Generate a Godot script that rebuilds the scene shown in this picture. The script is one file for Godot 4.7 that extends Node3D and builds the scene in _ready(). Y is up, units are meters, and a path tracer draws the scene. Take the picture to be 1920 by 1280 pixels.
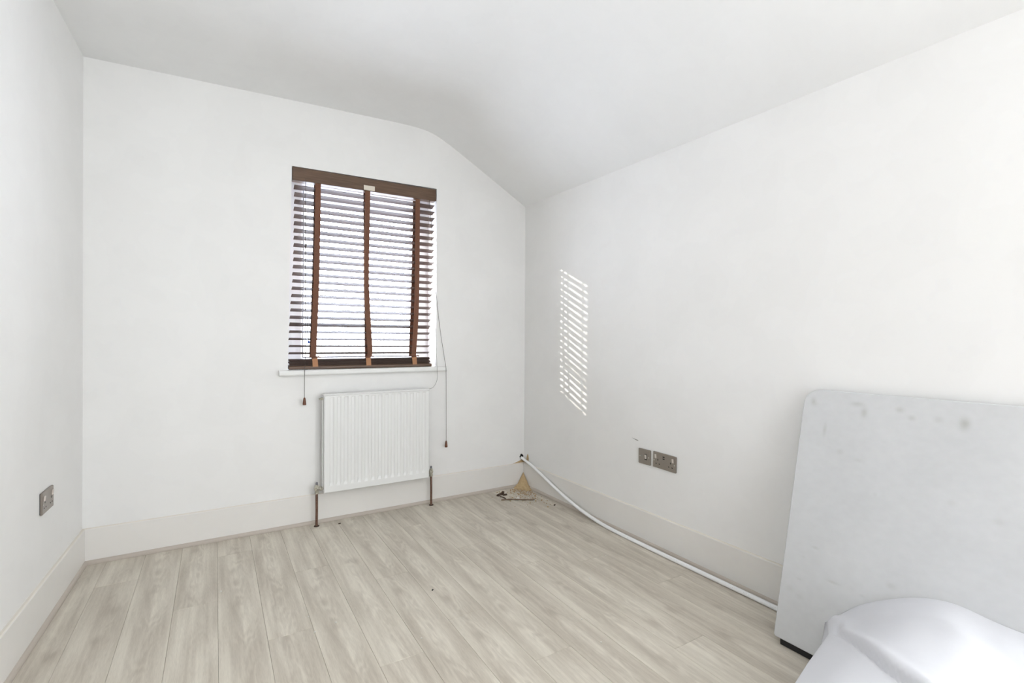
extends Node3D
# A small white bedroom: window with a brown venetian blind, radiator, sockets, leaning headboard, duvet.
# Units are metres, y up. Back wall is z = 0, its right corner is near x = 0, the camera looks towards -z and +x.

var M := {}
var rng := RandomNumberGenerator.new()
var taken := {}

# ---------------------------------------------------------------- naming
func numbered(n: String) -> String:
	if not taken.has(n):
		taken[n] = 0
		return n
	taken[n] += 1
	return "%s_%03d" % [n, taken[n]]

func tag(o: Node, label: String, category: String, group := "", kind := "") -> Node:
	if label: o.set_meta("label", label)
	if category: o.set_meta("category", category)
	if group: o.set_meta("group", group)
	if kind: o.set_meta("kind", kind)
	return o

func thing(called: String, label: String, category: String, at := Vector3.ZERO, group := "") -> Node3D:
	var o := Node3D.new()
	o.name = numbered(called)
	add_child(o)
	o.position = at
	tag(o, label, category, group)
	return o

func mesh_node(called: String, mesh: Mesh, m: Material, parent: Node = null) -> MeshInstance3D:
	var o := MeshInstance3D.new()
	o.mesh = mesh
	o.material_override = m
	o.cast_shadow = GeometryInstance3D.SHADOW_CASTING_SETTING_ON
	if parent == null:
		o.name = numbered(called)
		add_child(o)
	else:
		o.name = called
		parent.add_child(o, true)
	return o

func obj(called: String, st: SurfaceTool, m: Material, parent: Node = null) -> MeshInstance3D:
	return mesh_node(called, st.commit(), m, parent)

# ---------------------------------------------------------------- shapes
func mb() -> SurfaceTool:
	var st := SurfaceTool.new()
	st.begin(Mesh.PRIMITIVE_TRIANGLES)
	return st

func tri(st: SurfaceTool, a: Vector3, b: Vector3, c: Vector3) -> void:   # counter-clockwise from outside
	var n := (b - a).cross(c - a)
	if n.length_squared() < 1e-16: return
	n = n.normalized()
	for v in [a, c, b]:
		st.set_normal(n)
		st.add_vertex(v)

func quad(st: SurfaceTool, a: Vector3, b: Vector3, c: Vector3, d: Vector3) -> void:
	tri(st, a, b, c)
	tri(st, a, c, d)

func tri_n(st: SurfaceTool, p: Array, n: Array) -> void:
	for i in [0, 2, 1]:
		st.set_normal(n[i])
		st.add_vertex(p[i])

func quad_n(st: SurfaceTool, p: Array, n: Array) -> void:
	tri_n(st, [p[0], p[1], p[2]], [n[0], n[1], n[2]])
	tri_n(st, [p[0], p[2], p[3]], [n[0], n[2], n[3]])

func box(st: SurfaceTool, c: Vector3, s: Vector3, bev := 0.0, bs := Basis.IDENTITY) -> void:
	var h := s * 0.5
	var b: float = minf(bev, minf(h.x, minf(h.y, h.z)) * 0.99)
	var P := func(sx: float, sy: float, sz: float, ax: int) -> Vector3:
		var i := Vector3(h.x - b, h.y - b, h.z - b)
		i[ax] = h[ax]
		return c + bs * Vector3(sx * i.x, sy * i.y, sz * i.z)
	for ax in 3:
		for sg in [-1.0, 1.0]:
			var u := (ax + 1) % 3
			var v := (ax + 2) % 3
			var pts := []
			for k in [[-1, -1], [1, -1], [1, 1], [-1, 1]]:
				var s3 := Vector3.ZERO
				s3[ax] = sg
				s3[u] = k[0]
				s3[v] = k[1]
				pts.append(P.call(s3.x, s3.y, s3.z, ax))
			if sg < 0: pts.reverse()
			quad(st, pts[0], pts[1], pts[2], pts[3])
	if b <= 0.0: return
	for ax in 3:
		var u := (ax + 1) % 3
		var v := (ax + 2) % 3
		for su in [-1.0, 1.0]:
			for sv in [-1.0, 1.0]:
				var s0 := Vector3.ZERO
				s0[u] = su
				s0[v] = sv
				var s1 := s0
				s0[ax] = -1
				s1[ax] = 1
				var a: Vector3 = P.call(s0.x, s0.y, s0.z, u)
				var d: Vector3 = P.call(s1.x, s1.y, s1.z, u)
				var e: Vector3 = P.call(s1.x, s1.y, s1.z, v)
				var f: Vector3 = P.call(s0.x, s0.y, s0.z, v)
				if su * sv > 0: quad(st, a, f, e, d)
				else: quad(st, a, d, e, f)
	for sx in [-1.0, 1.0]:
		for sy in [-1.0, 1.0]:
			for sz in [-1.0, 1.0]:
				var a: Vector3 = P.call(sx, sy, sz, 0)
				var d: Vector3 = P.call(sx, sy, sz, 1)
				var e: Vector3 = P.call(sx, sy, sz, 2)
				if sx * sy * sz > 0: tri(st, a, d, e)
				else: tri(st, a, e, d)

func hexa(st: SurfaceTool, p: Array) -> void:   # 8 corners: 0-3 bottom ccw seen from above, 4-7 top
	quad(st, p[3], p[2], p[1], p[0])
	quad(st, p[4], p[5], p[6], p[7])
	for i in 4:
		var j := (i + 1) % 4
		quad(st, p[i], p[j], p[4 + j], p[4 + i])

func tube(st: SurfaceTool, pts: PackedVector3Array, r: float, sides := 8, caps := true, radii := []) -> void:
	var rings := []
	var up := Vector3.UP
	for i in pts.size():
		var t := (pts[mini(i + 1, pts.size() - 1)] - pts[maxi(i - 1, 0)]).normalized()
		if absf(t.dot(up)) > 0.95: up = Vector3.RIGHT if absf(t.x) < 0.9 else Vector3.BACK
		var u := (up - t * up.dot(t)).normalized()
		up = u
		var w := t.cross(u)
		var rr: float = radii[i] if radii.size() else r
		var ring := []
		for k in sides:
			var a := TAU * k / sides
			var n := u * cos(a) + w * sin(a)
			ring.append([pts[i] + n * rr, n])
		rings.append([ring, t])
	for i in pts.size() - 1:
		for k in sides:
			var j := (k + 1) % sides
			var A = rings[i][0]
			var B = rings[i + 1][0]
			quad_n(st, [A[k][0], A[j][0], B[j][0], B[k][0]], [A[k][1], A[j][1], B[j][1], B[k][1]])
	if caps:
		for e in [0, pts.size() - 1]:
			var R = rings[e][0]
			for k in range(1, sides - 1):
				if e == 0: tri(st, R[0][0], R[k + 1][0], R[k][0])
				else: tri(st, R[0][0], R[k][0], R[k + 1][0])

func lathe(st: SurfaceTool, prof: Array, sides := 16, xf := Transform3D.IDENTITY) -> void:   # prof: Vector2(radius, y) upwards
	for i in prof.size() - 1:
		var a: Vector2 = prof[i]
		var b: Vector2 = prof[i + 1]
		var nn := Vector2(b.y - a.y, a.x - b.x).normalized()
		for k in sides:
			var t0 := TAU * k / sides
			var t1 := TAU * (k + 1) / sides
			var d0 := Vector3(cos(t0), 0, sin(t0))
			var d1 := Vector3(cos(t1), 0, sin(t1))
			var n0 := xf.basis * (d0 * nn.x + Vector3.UP * nn.y)
			var n1 := xf.basis * (d1 * nn.x + Vector3.UP * nn.y)
			var p0 := xf * (d0 * a.x + Vector3.UP * a.y)
			var p1 := xf * (d1 * a.x + Vector3.UP * a.y)
			var p2 := xf * (d1 * b.x + Vector3.UP * b.y)
			var p3 := xf * (d0 * b.x + Vector3.UP * b.y)
			if b.x > 1e-6: tri_n(st, [p0, p3, p2], [n0, n0, n1])
			if a.x > 1e-6: tri_n(st, [p0, p2, p1], [n0, n1, n1])

func prism(st: SurfaceTool, poly: PackedVector2Array, lo: float, hi: float, xf := Transform3D.IDENTITY, bev := 0.0) -> void:
	# poly in local xy (counter-clockwise), extruded along z from lo to hi; bev chamfers the hi rim
	if Geometry2D.is_polygon_clockwise(poly): poly.reverse()
	var top := poly
	if bev > 0.0:
		var off := Geometry2D.offset_polygon(poly, -bev, Geometry2D.JOIN_MITER)
		if off.size() == 1 and off[0].size() == poly.size():
			top = off[0]
			if Geometry2D.is_polygon_clockwise(top): top.reverse()
			var best := 0
			for i in top.size():
				if top[i].distance_to(poly[0]) < top[best].distance_to(poly[0]): best = i
			var rot := PackedVector2Array()
			for i in top.size(): rot.append(top[(best + i) % top.size()])
			top = rot
		else:
			bev = 0.0
	var L := func(p: Vector2, z: float) -> Vector3: return xf * Vector3(p.x, p.y, z)
	var ix := Geometry2D.triangulate_polygon(poly)
	for i in range(0, ix.size(), 3):
		var a := poly[ix[i]]
		var b := poly[ix[i + 1]]
		var c := poly[ix[i + 2]]
		if (b - a).cross(c - a) < 0:
			var t := b
			b = c
			c = t
		tri(st, L.call(a, lo), L.call(c, lo), L.call(b, lo))
	var it := Geometry2D.triangulate_polygon(top)
	for i in range(0, it.size(), 3):
		var a := top[it[i]]
		var b := top[it[i + 1]]
		var c := top[it[i + 2]]
		if (b - a).cross(c - a) < 0:
			var t := b
			b = c
			c = t
		tri(st, L.call(a, hi), L.call(b, hi), L.call(c, hi))
	for i in poly.size():
		var j := (i + 1) % poly.size()
		quad(st, L.call(poly[i], lo), L.call(poly[j], lo), L.call(poly[j], hi - bev), L.call(poly[i], hi - bev))
		if bev > 0.0:
			quad(st, L.call(poly[i], hi - bev), L.call(poly[j], hi - bev), L.call(top[j], hi), L.call(top[i], hi))

func round_rect(w: float, h: float, r: float, n := 4) -> PackedVector2Array:
	var p := PackedVector2Array()
	for c in [[1, 1, 0], [-1, 1, 1], [-1, -1, 2], [1, -1, 3]]:
		for k in n + 1:
			var a: float = PI / 2 * (c[2] + float(k) / n)
			p.append(Vector2(c[0] * (w / 2 - r) + cos(a) * r, c[1] * (h / 2 - r) + sin(a) * r))
	return p

func sweep(st: SurfaceTool, prof: PackedVector2Array, a: Vector3, b: Vector3, inward: Vector3, am := 0.0, bmt := 0.0) -> void:
	# profile (distance from the wall, height) run from a to b along a wall; am/bmt: mitre, metres the run shortens per metre of distance
	var d := (b - a).normalized()
	var n := prof.size()
	var A := []
	var B := []
	for p in prof:
		A.append(a + inward * p.x + Vector3.UP * p.y + d * (p.x * am))
		B.append(b + inward * p.x + Vector3.UP * p.y - d * (p.x * bmt))
	var flip := d.cross(inward).y < 0
	for i in n:
		var j := (i + 1) % n
		if flip: quad(st, A[i], A[j], B[j], B[i])
		else: quad(st, A[j], A[i], B[i], B[j])
	for i in range(1, n - 1):
		if flip:
			tri(st, A[0], A[i + 1], A[i])
			tri(st, B[0], B[i], B[i + 1])
		else:
			tri(st, A[0], A[i], A[i + 1])
			tri(st, B[0], B[i + 1], B[i])

# ---------------------------------------------------------------- materials
func mat(c: Color, rough := 0.6, spec := 0.5, metal := 0.0) -> StandardMaterial3D:
	var m := StandardMaterial3D.new()
	m.albedo_color = c
	m.roughness = rough
	m.metallic_specular = spec
	m.metallic = metal
	return m

func c8(r: int, g: int, b: int) -> Color:
	return Color8(r, g, b)

func noise_tex(sd: int, freq: float, ramp: Array, size := 256, oct := 4) -> NoiseTexture2D:
	var n := FastNoiseLite.new()
	n.seed = sd
	n.noise_type = FastNoiseLite.TYPE_SIMPLEX_SMOOTH
	n.frequency = freq
	n.fractal_octaves = oct
	var t := NoiseTexture2D.new()
	t.width = size
	t.height = size
	t.seamless = true
	t.noise = n
	if ramp.size():
		var g := Gradient.new()
		g.offsets = PackedFloat32Array([0.0, 1.0])
		g.colors = PackedColorArray(ramp)
		t.color_ramp = g
	return t

func paint(c: Color, rough: float, sd: int, relief: float) -> StandardMaterial3D:
	var m := mat(Color.WHITE, rough, 0.4)
	m.albedo_texture = noise_tex(sd, 0.012, [c.darkened(0.016), c.lightened(0.012)])
	m.uv1_triplanar = true
	m.uv1_world_triplanar = true
	m.uv1_scale = Vector3(0.7, 0.7, 0.7)
	m.heightmap_enabled = true
	m.heightmap_texture = noise_tex(sd + 5, 0.03, [], 256, 5)
	m.heightmap_scale = relief
	return m

func grey_noise(sd: int, w: int, h: int, fx: float, oct := 3) -> PackedByteArray:
	var n := FastNoiseLite.new()
	n.seed = sd
	n.noise_type = FastNoiseLite.TYPE_SIMPLEX_SMOOTH
	n.frequency = fx
	n.fractal_octaves = oct
	var im := n.get_image(w, h)
	im.convert(Image.FORMAT_L8)
	return im.get_data()

func stretched(sd: int, w: int, h: int, k: int, fx: float, oct := 3) -> PackedByteArray:   # streaks k times longer than wide
	var n := FastNoiseLite.new()
	n.seed = sd
	n.noise_type = FastNoiseLite.TYPE_SIMPLEX_SMOOTH
	n.frequency = fx
	n.fractal_octaves = oct
	var im := n.get_image(w, maxi(h / k, 4))
	im.convert(Image.FORMAT_L8)
	im.resize(w, h, Image.INTERPOLATE_CUBIC)
	return im.get_data()

func plank_texture(sd: int) -> ImageTexture:
	var w := 128
	var h := 1024
	var broad := stretched(sd, w, h, 6, 0.012, 2)
	var streak := stretched(sd + 40, w, h, 30, 0.06, 3)
	var fine := stretched(sd + 80, w, h, 12, 0.45, 2)
	var warp := stretched(sd + 120, w, h, 5, 0.02, 3)
	var r := RandomNumberGenerator.new()
	r.seed = sd * 77 + 5
	var u0 := r.randf_range(0.3, 0.7)
	var rate := r.randf_range(5.0, 9.0)
	var amount := r.randf_range(0.3, 0.8)
	var tone := r.randf_range(-0.10, 0.10)
	var knots := []
	for i in r.randi_range(1, 2): knots.append([r.randf_range(0.15, 0.85), r.randf_range(0.08, 0.92), r.randf_range(0.6, 1.0)])
	var hi := Vector3(229, 222, 208)
	var lo := Vector3(184, 174, 160)
	var out := PackedByteArray()
	out.resize(w * h * 3)
	for y in h:
		var v := float(y) / h
		var near := []
		for k in knots:
			if absf(v - k[1]) < 0.07: near.append(k)
		for x in w:
			var i := y * w + x
			var u := float(x) / w
			var wp := warp[i] / 255.0 - 0.5
			var du := u - u0 + wp * 0.25
			var ring := sin(TAU * (du * du * 9.0 + v * rate + wp * 2.2))
			var cathedral := amount * exp(-du * du * 14.0)
			var t := 0.58 + tone + (broad[i] / 255.0 - 0.5) * 0.60 + (streak[i] / 255.0 - 0.5) * 0.34 + (fine[i] / 255.0 - 0.5) * 0.34 + ring * cathedral * 0.20
			for k in near:
				var dx: float = (u - k[0]) * 2.4
				var dy: float = (v - k[1]) * 22.0
				t -= 0.55 * k[2] * exp(-(dx * dx * 14.0 + dy * dy * 3.2))
			t = clampf(t, 0.0, 1.0)
			var c := lo.lerp(hi, t)
			out[i * 3] = int(c.x)
			out[i * 3 + 1] = int(c.y)
			out[i * 3 + 2] = int(c.z)
	return ImageTexture.create_from_image(Image.create_from_data(w, h, false, Image.FORMAT_RGB8, out))

func make_materials() -> void:
	M.wall = paint(c8(246, 245, 243), 0.5, 3, 0.05)
	M.ceiling = paint(c8(249, 249, 248), 0.7, 9, 0.05)
	M.skirt = paint(c8(240, 237, 232), 0.4, 15, 0.04)
	M.skirt_edge = mat(c8(236, 230, 219), 0.45)
	M.beading = mat(c8(196, 186, 175), 0.5)
	M.white_gloss = mat(c8(243, 243, 241), 0.5, 0.35)
	M.frame = mat(c8(240, 241, 243), 0.3)
	M.radiator = mat(c8(240, 240, 238), 0.32)
	M.under = mat(c8(120, 112, 100), 0.9)
	M.slat = mat(c8(84, 67, 59), 0.38, 0.25)
	M.rail = mat(Color.WHITE, 0.4)
	M.rail.albedo_texture = noise_tex(31, 0.03, [c8(84, 62, 46), c8(112, 86, 66)])
	M.rail.uv1_triplanar = true
	M.rail.uv1_scale = Vector3(0.6, 9, 9)
	M.tape = mat(Color.WHITE, 0.7)
	M.tape.albedo_texture = noise_tex(33, 0.15, [c8(92, 57, 40), c8(136, 90, 66)], 128)
	M.tape.uv1_triplanar = true
	M.tape.uv1_scale = Vector3(8, 8, 8)
	M.tape.backlight_enabled = true
	M.tape.backlight = Color(0.12, 0.05, 0.03)
	M.tape_end = mat(c8(176, 128, 92), 0.7)
	M.cord = mat(c8(84, 76, 68), 0.8)
	M.pale_cord = mat(c8(150, 148, 142), 0.8)
	M.tassel = mat(c8(104, 62, 40), 0.4)
	M.sticker = mat(c8(226, 218, 204), 0.6)
	M.steel = mat(c8(158, 150, 142), 0.36, 0.5, 0.85)
	M.steel_edge = mat(c8(200, 198, 192), 0.3, 0.5, 0.7)
	M.rocker = mat(c8(214, 206, 198), 0.3)
	M.black = mat(c8(22, 21, 20), 0.6)
	M.gasket = mat(c8(120, 120, 126), 0.6)
	M.copper = mat(Color.WHITE, 0.5, 0.5, 0.35)
	M.copper.albedo_texture = noise_tex(41, 0.06, [c8(82, 58, 46), c8(140, 108, 92)], 128)
	M.copper.uv1_triplanar = true
	M.copper.uv1_scale = Vector3(9, 9, 9)
	M.brass = mat(Color.WHITE, 0.5, 0.5, 0.1)
	M.brass.albedo_texture = noise_tex(43, 0.05, [c8(118, 112, 98), c8(226, 222, 208)], 128)
	M.brass.uv1_triplanar = true
	M.brass.uv1_scale = Vector3(14, 14, 14)
	M.plastic = mat(c8(250, 250, 250), 0.3)
	M.print = mat(c8(150, 150, 154), 0.6)
	M.plaster = mat(Color.WHITE, 0.95)
	M.plaster.albedo_texture = noise_tex(47, 0.05, [c8(176, 150, 112), c8(212, 188, 148)], 128)
	M.plaster.uv1_triplanar = true
	M.plaster.uv1_scale = Vector3(8, 8, 8)
	M.crumb = mat(c8(186, 160, 126), 0.95)
	M.flake = mat(c8(236, 234, 228), 0.7)
	M.bark = mat(c8(74, 58, 46), 0.8)
	M.stick = mat(c8(128, 110, 92), 0.8)
	M.board = mat(Color.WHITE, 0.42)
	M.board.albedo_texture = board_texture()
	M.board.texture_repeat = false
	M.board_edge = mat(c8(213, 214, 215), 0.42)
	M.duvet = mat(c8(222, 222, 226), 0.85, 0.3)
	M.duvet.rim_enabled = true
	M.duvet.rim = 0.2
	M.duvet.heightmap_enabled = true
	M.duvet.heightmap_texture = noise_tex(53, 0.02, [], 256, 4)
	M.duvet.heightmap_scale = 0.3
	M.duvet.uv1_triplanar = true
	M.duvet.uv1_world_triplanar = true
	M.mattress = mat(c8(226, 224, 220), 0.9)
	M.base = mat(c8(40, 38, 38), 0.9)
	M.glass = mat(Color(0.96, 0.98, 1.0, 0.04), 0.02)
	M.glass.transparency = BaseMaterial3D.TRANSPARENCY_ALPHA
	M.outside = mat(c8(222, 222, 224), 0.9)
	M.smudge = mat(c8(196, 197, 200), 0.8)
	M.scuff = mat(c8(150, 147, 142), 0.8)
	M.blue = mat(c8(70, 104, 190), 0.5)
	M.planks = []
	for i in 6:
		var m := mat(Color.WHITE, 0.42, 0.4)
		m.albedo_texture = plank_texture(101 + i * 7)
		M.planks.append(m)

func board_texture() -> ImageTexture:   # faint grey rubs and smears on the off-white face
	var w := 512
	var h := 512
	var a := grey_noise(61, w, h, 0.008, 4)
	var b := grey_noise(62, w, h, 0.05, 3)
	var spots := []
	var r := RandomNumberGenerator.new()
	r.seed = 612
	for i in 26: spots.append([r.randf_range(0.02, 0.98), r.randf_range(0.02, 0.98), r.randf_range(0.004, 0.016), r.randf_range(0.004, 0.014), r.randf_range(3, 9)])
	# smears near the top edge
	for s in [[0.03, 0.05, 0.010, 0.018, 16], [0.16, 0.045, 0.02, 0.010, 15], [0.18, 0.075, 0.010, 0.022, 18], [0.27, 0.05, 0.012, 0.012, 13], [0.30, 0.075, 0.010, 0.010, 15], [0.36, 0.07, 0.012, 0.012, 10], [0.415, 0.075, 0.012, 0.022, 24], [0.075, 0.16, 0.006, 0.03, 12], [0.09, 0.62, 0.012, 0.006, 10], [0.15, 0.72, 0.02, 0.006, 12], [0.29, 0.66, 0.014, 0.012, 9]]: spots.append(s)
	var out := PackedByteArray()
	out.resize(w * h * 3)
	for y in h:
		for x in w:
			var i := y * w + x
			var v := 210.0 + (a[i] - 127) * 0.025 + (b[i] - 127) * 0.02
			out[i * 3] = int(v)
			out[i * 3 + 1] = int(v + 0.6)
			out[i * 3 + 2] = int(v + 1.2)
	for s in spots:
		var rx: float = s[2] * w
		var ry: float = s[3] * h
		for y in range(maxi(0, int(s[1] * h - ry * 2)), mini(h, int(s[1] * h + ry * 2))):
			for x in range(maxi(0, int(s[0] * w - rx * 2)), mini(w, int(s[0] * w + rx * 2))):
				var dx: float = (x - s[0] * w) / rx
				var dy: float = (y - s[1] * h) / ry
				var k: float = s[4] * exp(-(dx * dx + dy * dy) * 1.3) * (0.6 + b[y * w + x] / 320.0)
				for ch in 3:
					var q := (y * w + x) * 3 + ch
					out[q] = maxi(0, out[q] - int(k * (1.15 if ch == 2 else 1.0)))
	return ImageTexture.create_from_image(Image.create_from_data(w, h, false, Image.FORMAT_RGB8, out))

# ---------------------------------------------------------------- room shell
const XL := -2.74           # left wall
const ZR := 5.30            # rear wall
func xr(z: float) -> float: return -0.021 + 0.028 * z      # right wall, slightly out of square
const WTL := Vector2(-1.752, 2.268)
const WTR := Vector2(-0.787, 2.286)
const WBL := Vector2(-1.772, 0.985)
const WBR := Vector2(-0.787, 0.985)

func structure(o: Node, label: String, category: String) -> Node:
	return tag(o, label, category, "", "structure")

func v3(p: Vector2, z: float) -> Vector3: return Vector3(p.x, p.y, z)

func wall_with_hole(called: String, outer: Array, hole: Array, z0: float, z1: float, inner_towards: float) -> MeshInstance3D:
	# outer and hole: four corners BL BR TR TL; z0 back, z1 front
	var st := mb()
	for i in 4:
		var j := (i + 1) % 4
		var a: Vector2 = outer[i]
		var b: Vector2 = outer[j]
		var c: Vector2 = hole[j]
		var d: Vector2 = hole[i]
		quad(st, v3(a, z1), v3(b, z1), v3(c, z1), v3(d, z1))
		quad(st, v3(b, z0), v3(a, z0), v3(d, z0), v3(c, z0))
		quad(st, v3(d, z1), v3(c, z1), v3(c, z0), v3(d, z0))
		quad(st, v3(a, z0), v3(b, z0), v3(b, z1), v3(a, z1))
	return obj(called, st, M.wall)

func build_shell() -> void:
	# back wall with the window opening
	var w := wall_with_hole("wall_back", [Vector2(-3.0, -0.1), Vector2(0.25, -0.1), Vector2(0.25, 2.95), Vector2(-3.0, 2.95)], [WBL, WBR, WTR, WTL], -0.27, 0.0, 1)
	structure(w, "white painted back wall with the window and the radiator", "wall")
	# left wall
	var st := mb()
	box(st, Vector3(XL - 0.12, 1.42, (ZR - 0.27) / 2), Vector3(0.24, 3.06, ZR + 0.5))
	structure(obj("wall_left", st, M.wall), "plain white left wall with one steel socket low down", "wall")
	# right wall
	st = mb()
	var za := -0.25
	var zb := ZR + 0.2
	for seg in [[za, SZ0, -0.1, 2.9], [SZ1, zb, -0.1, 2.9], [SZ0, SZ1, -0.1, SY0], [SZ0, SZ1, SY1, 2.9]]:
		var p := []
		for y in [seg[2], seg[3]]:
			for q in [[seg[0], 0.0], [seg[1], 0.0], [seg[1], 0.24], [seg[0], 0.24]]: p.append(Vector3(xr(q[0]) + q[1], y, q[0]))
		hexa(st, p)
	structure(obj("wall_right", st, M.wall), "low white right wall under the sloping ceiling, sunlit in stripes", "wall")
	# rear wall behind the camera, with an opening for the unseen window light
	var rw := wall_with_hole("wall_rear", [Vector2(-3.0, -0.1), Vector2(0.4, -0.1), Vector2(0.4, 2.95), Vector2(-3.0, 2.95)], [Vector2(-2.15, 0.75), Vector2(-0.75, 0.75), Vector2(-0.75, 2.05), Vector2(-2.15, 2.05)], ZR, ZR + 0.24, 1)
	structure(rw, "white rear wall behind the viewer with the unseen window that lights the room", "wall")
	# ceiling: flat, then a soft bend and a slope down to the right wall
	var prof := []
	var flat := func(x: float) -> float: return 2.645 + (x + 2.74) * 0.0355
	var slope := func(x: float) -> float: return 2.268 - (x + 0.02) * 0.553
	var xs := [-2.98, -2.2, -1.6, -1.1]
	for k in 13: xs.append(-1.02 + 0.4 * k / 12.0)
	xs.append_array([-0.5, -0.25, -0.02, 0.3])
	var s := 0.06
	for x in xs:
		var a: float = flat.call(x)
		var b: float = slope.call(x)
		prof.append(Vector2(x, 0.5 * (a + b) - sqrt(0.25 * (a - b) * (a - b) + s * s * 0.25)))   # soft minimum
	st = mb()
	var nrm := []
	for i in prof.size():
		var t: Vector2 = prof[mini(i + 1, prof.size() - 1)] - prof[maxi(i - 1, 0)]
		nrm.append(Vector3(t.y, -t.x, 0).normalized())
	for i in prof.size() - 1:
		var p: Vector2 = prof[i]
		var q: Vector2 = prof[i + 1]
		quad_n(st, [v3(p, za), v3(q, za), v3(q, zb), v3(p, zb)], [nrm[i], nrm[i + 1], nrm[i + 1], nrm[i]])
		var up := Vector2(0, 0.15)
		quad(st, v3(p + up, zb), v3(q + up, zb), v3(q + up, za), v3(p + up, za))
		quad(st, v3(q, za), v3(p, za), v3(p + up, za), v3(q + up, za))
		quad(st, v3(p, zb), v3(q, zb), v3(q + up, zb), v3(p + up, zb))
	structure(obj("ceiling", st, M.ceiling), "white ceiling that bends softly and slopes down to the right wall", "ceiling")
	# floor slab with planks
	st = mb()
	box(st, Vector3(-1.3, -0.062, 2.6), Vector3(3.2, 0.1, 5.8))
	var fl := obj("floor", st, M.under)
	structure(fl, "pale grey-beige wood-effect plank floor", "floor")
	var joints := {3: 1.18, 4: 0.645, 5: 1.55, 6: 0.92, 7: 1.41, 8: 0.358, 10: 1.157, 11: 0.572, 0: 1.30, 2: 0.25, 1: 0.75, 9: 0.80, 12: 1.28, 13: 0.2, 14: 0.9}
	var plen := 1.447
	var wd := 0.1646
	var skew := Basis(Vector3(1, 0, 0), Vector3(0, 1, 0), Vector3(0.028, 0, 1))
	for i in range(-2, 17):
		var x0 := -2.473 + wd * i
		var j: float = joints.get(i, rng.randf_range(0.1, 1.4))
		var z := j - plen * ceilf((j + 0.06) / plen)
		while z < ZR + 0.05:
			var lo := maxf(z, -0.06)
			var hi := minf(z + plen, ZR + 0.05)
			if hi - lo > 0.03:
				plank(fl, x0, x0 + wd, lo, hi, skew)
			z += plen
	# skirting boards and the beading in front of them
	var T := 0.013
	var hs := 0.187
	var Q := 0.012
	var sp := PackedVector2Array([Vector2(0, 0), Vector2(T, 0), Vector2(T, hs - 0.006), Vector2(T - 0.002, hs - 0.003), Vector2(0, hs - 0.003)])
	var ep := PackedVector2Array([Vector2(0, hs - 0.003), Vector2(T - 0.001, hs - 0.003), Vector2(T - 0.004, hs), Vector2(0, hs)])
	var qp := PackedVector2Array([Vector2(T, 0.0005), Vector2(T + Q, 0.0005), Vector2(T + Q, 0.009), Vector2(T + Q * 0.8, 0.015), Vector2(T + Q * 0.35, 0.0195), Vector2(T, 0.021)])
	var nr := Vector3(-1, 0, 0.028).normalized()
	var runs := [
		["back", Vector3(XL, 0, 0), Vector3(xr(0), 0, 0), Vector3(0, 0, 1), "white skirting board along the window wall", "beige beading strip along the foot of the window wall"],
		["left", Vector3(XL, 0, ZR), Vector3(XL, 0, 0), Vector3(1, 0, 0), "white skirting board along the left wall", "beige beading strip along the foot of the left wall"],
		["right", Vector3(xr(0), 0, 0), Vector3(xr(ZR), 0, ZR), nr, "white skirting board along the right wall", "beige beading strip along the foot of the right wall"],
		["rear", Vector3(xr(ZR), 0, ZR), Vector3(XL, 0, ZR), Vector3(0, 0, -1), "white skirting board along the rear wall", "beige beading strip along the foot of the rear wall"]]
	for k in runs.size():
		var r = runs[k]
		st = mb()
		sweep(st, sp, r[1], r[2], r[3], 1, 1)
		var o := obj("baseboard_" + r[0], st, M.skirt)
		structure(o, r[4], "skirting")
		st = mb()
		sweep(st, ep, r[1], r[2], r[3], 1, 1)
		obj("top_edge", st, M.skirt_edge, o)
		st = mb()
		sweep(st, qp, r[1], r[2], r[3], 1, 1)
		structure(obj("trim_%d" % (k + 1), st, M.beading), r[5], "beading")
	# eaves board over the window, outside, placed to cut off high sun and sky
	st = mb()
	box(st, Vector3(-1.3, 2.176, -0.322), Vector3(3.6, 0.10, 0.09), 0.004)
	structure(obj("eaves_outside", st, M.frame), "white eaves board outside above the window that cuts off high sun and sky", "eaves")
	# unseen ground outside, a storey below, pale to bounce light up
	st = mb()
	box(st, Vector3(-2, -3.15, -14), Vector3(50, 0.3, 26), 0.05)
	structure(obj("ground_outside", st, M.outside), "unseen pale ground outside far below that bounces light up", "ground")

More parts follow.
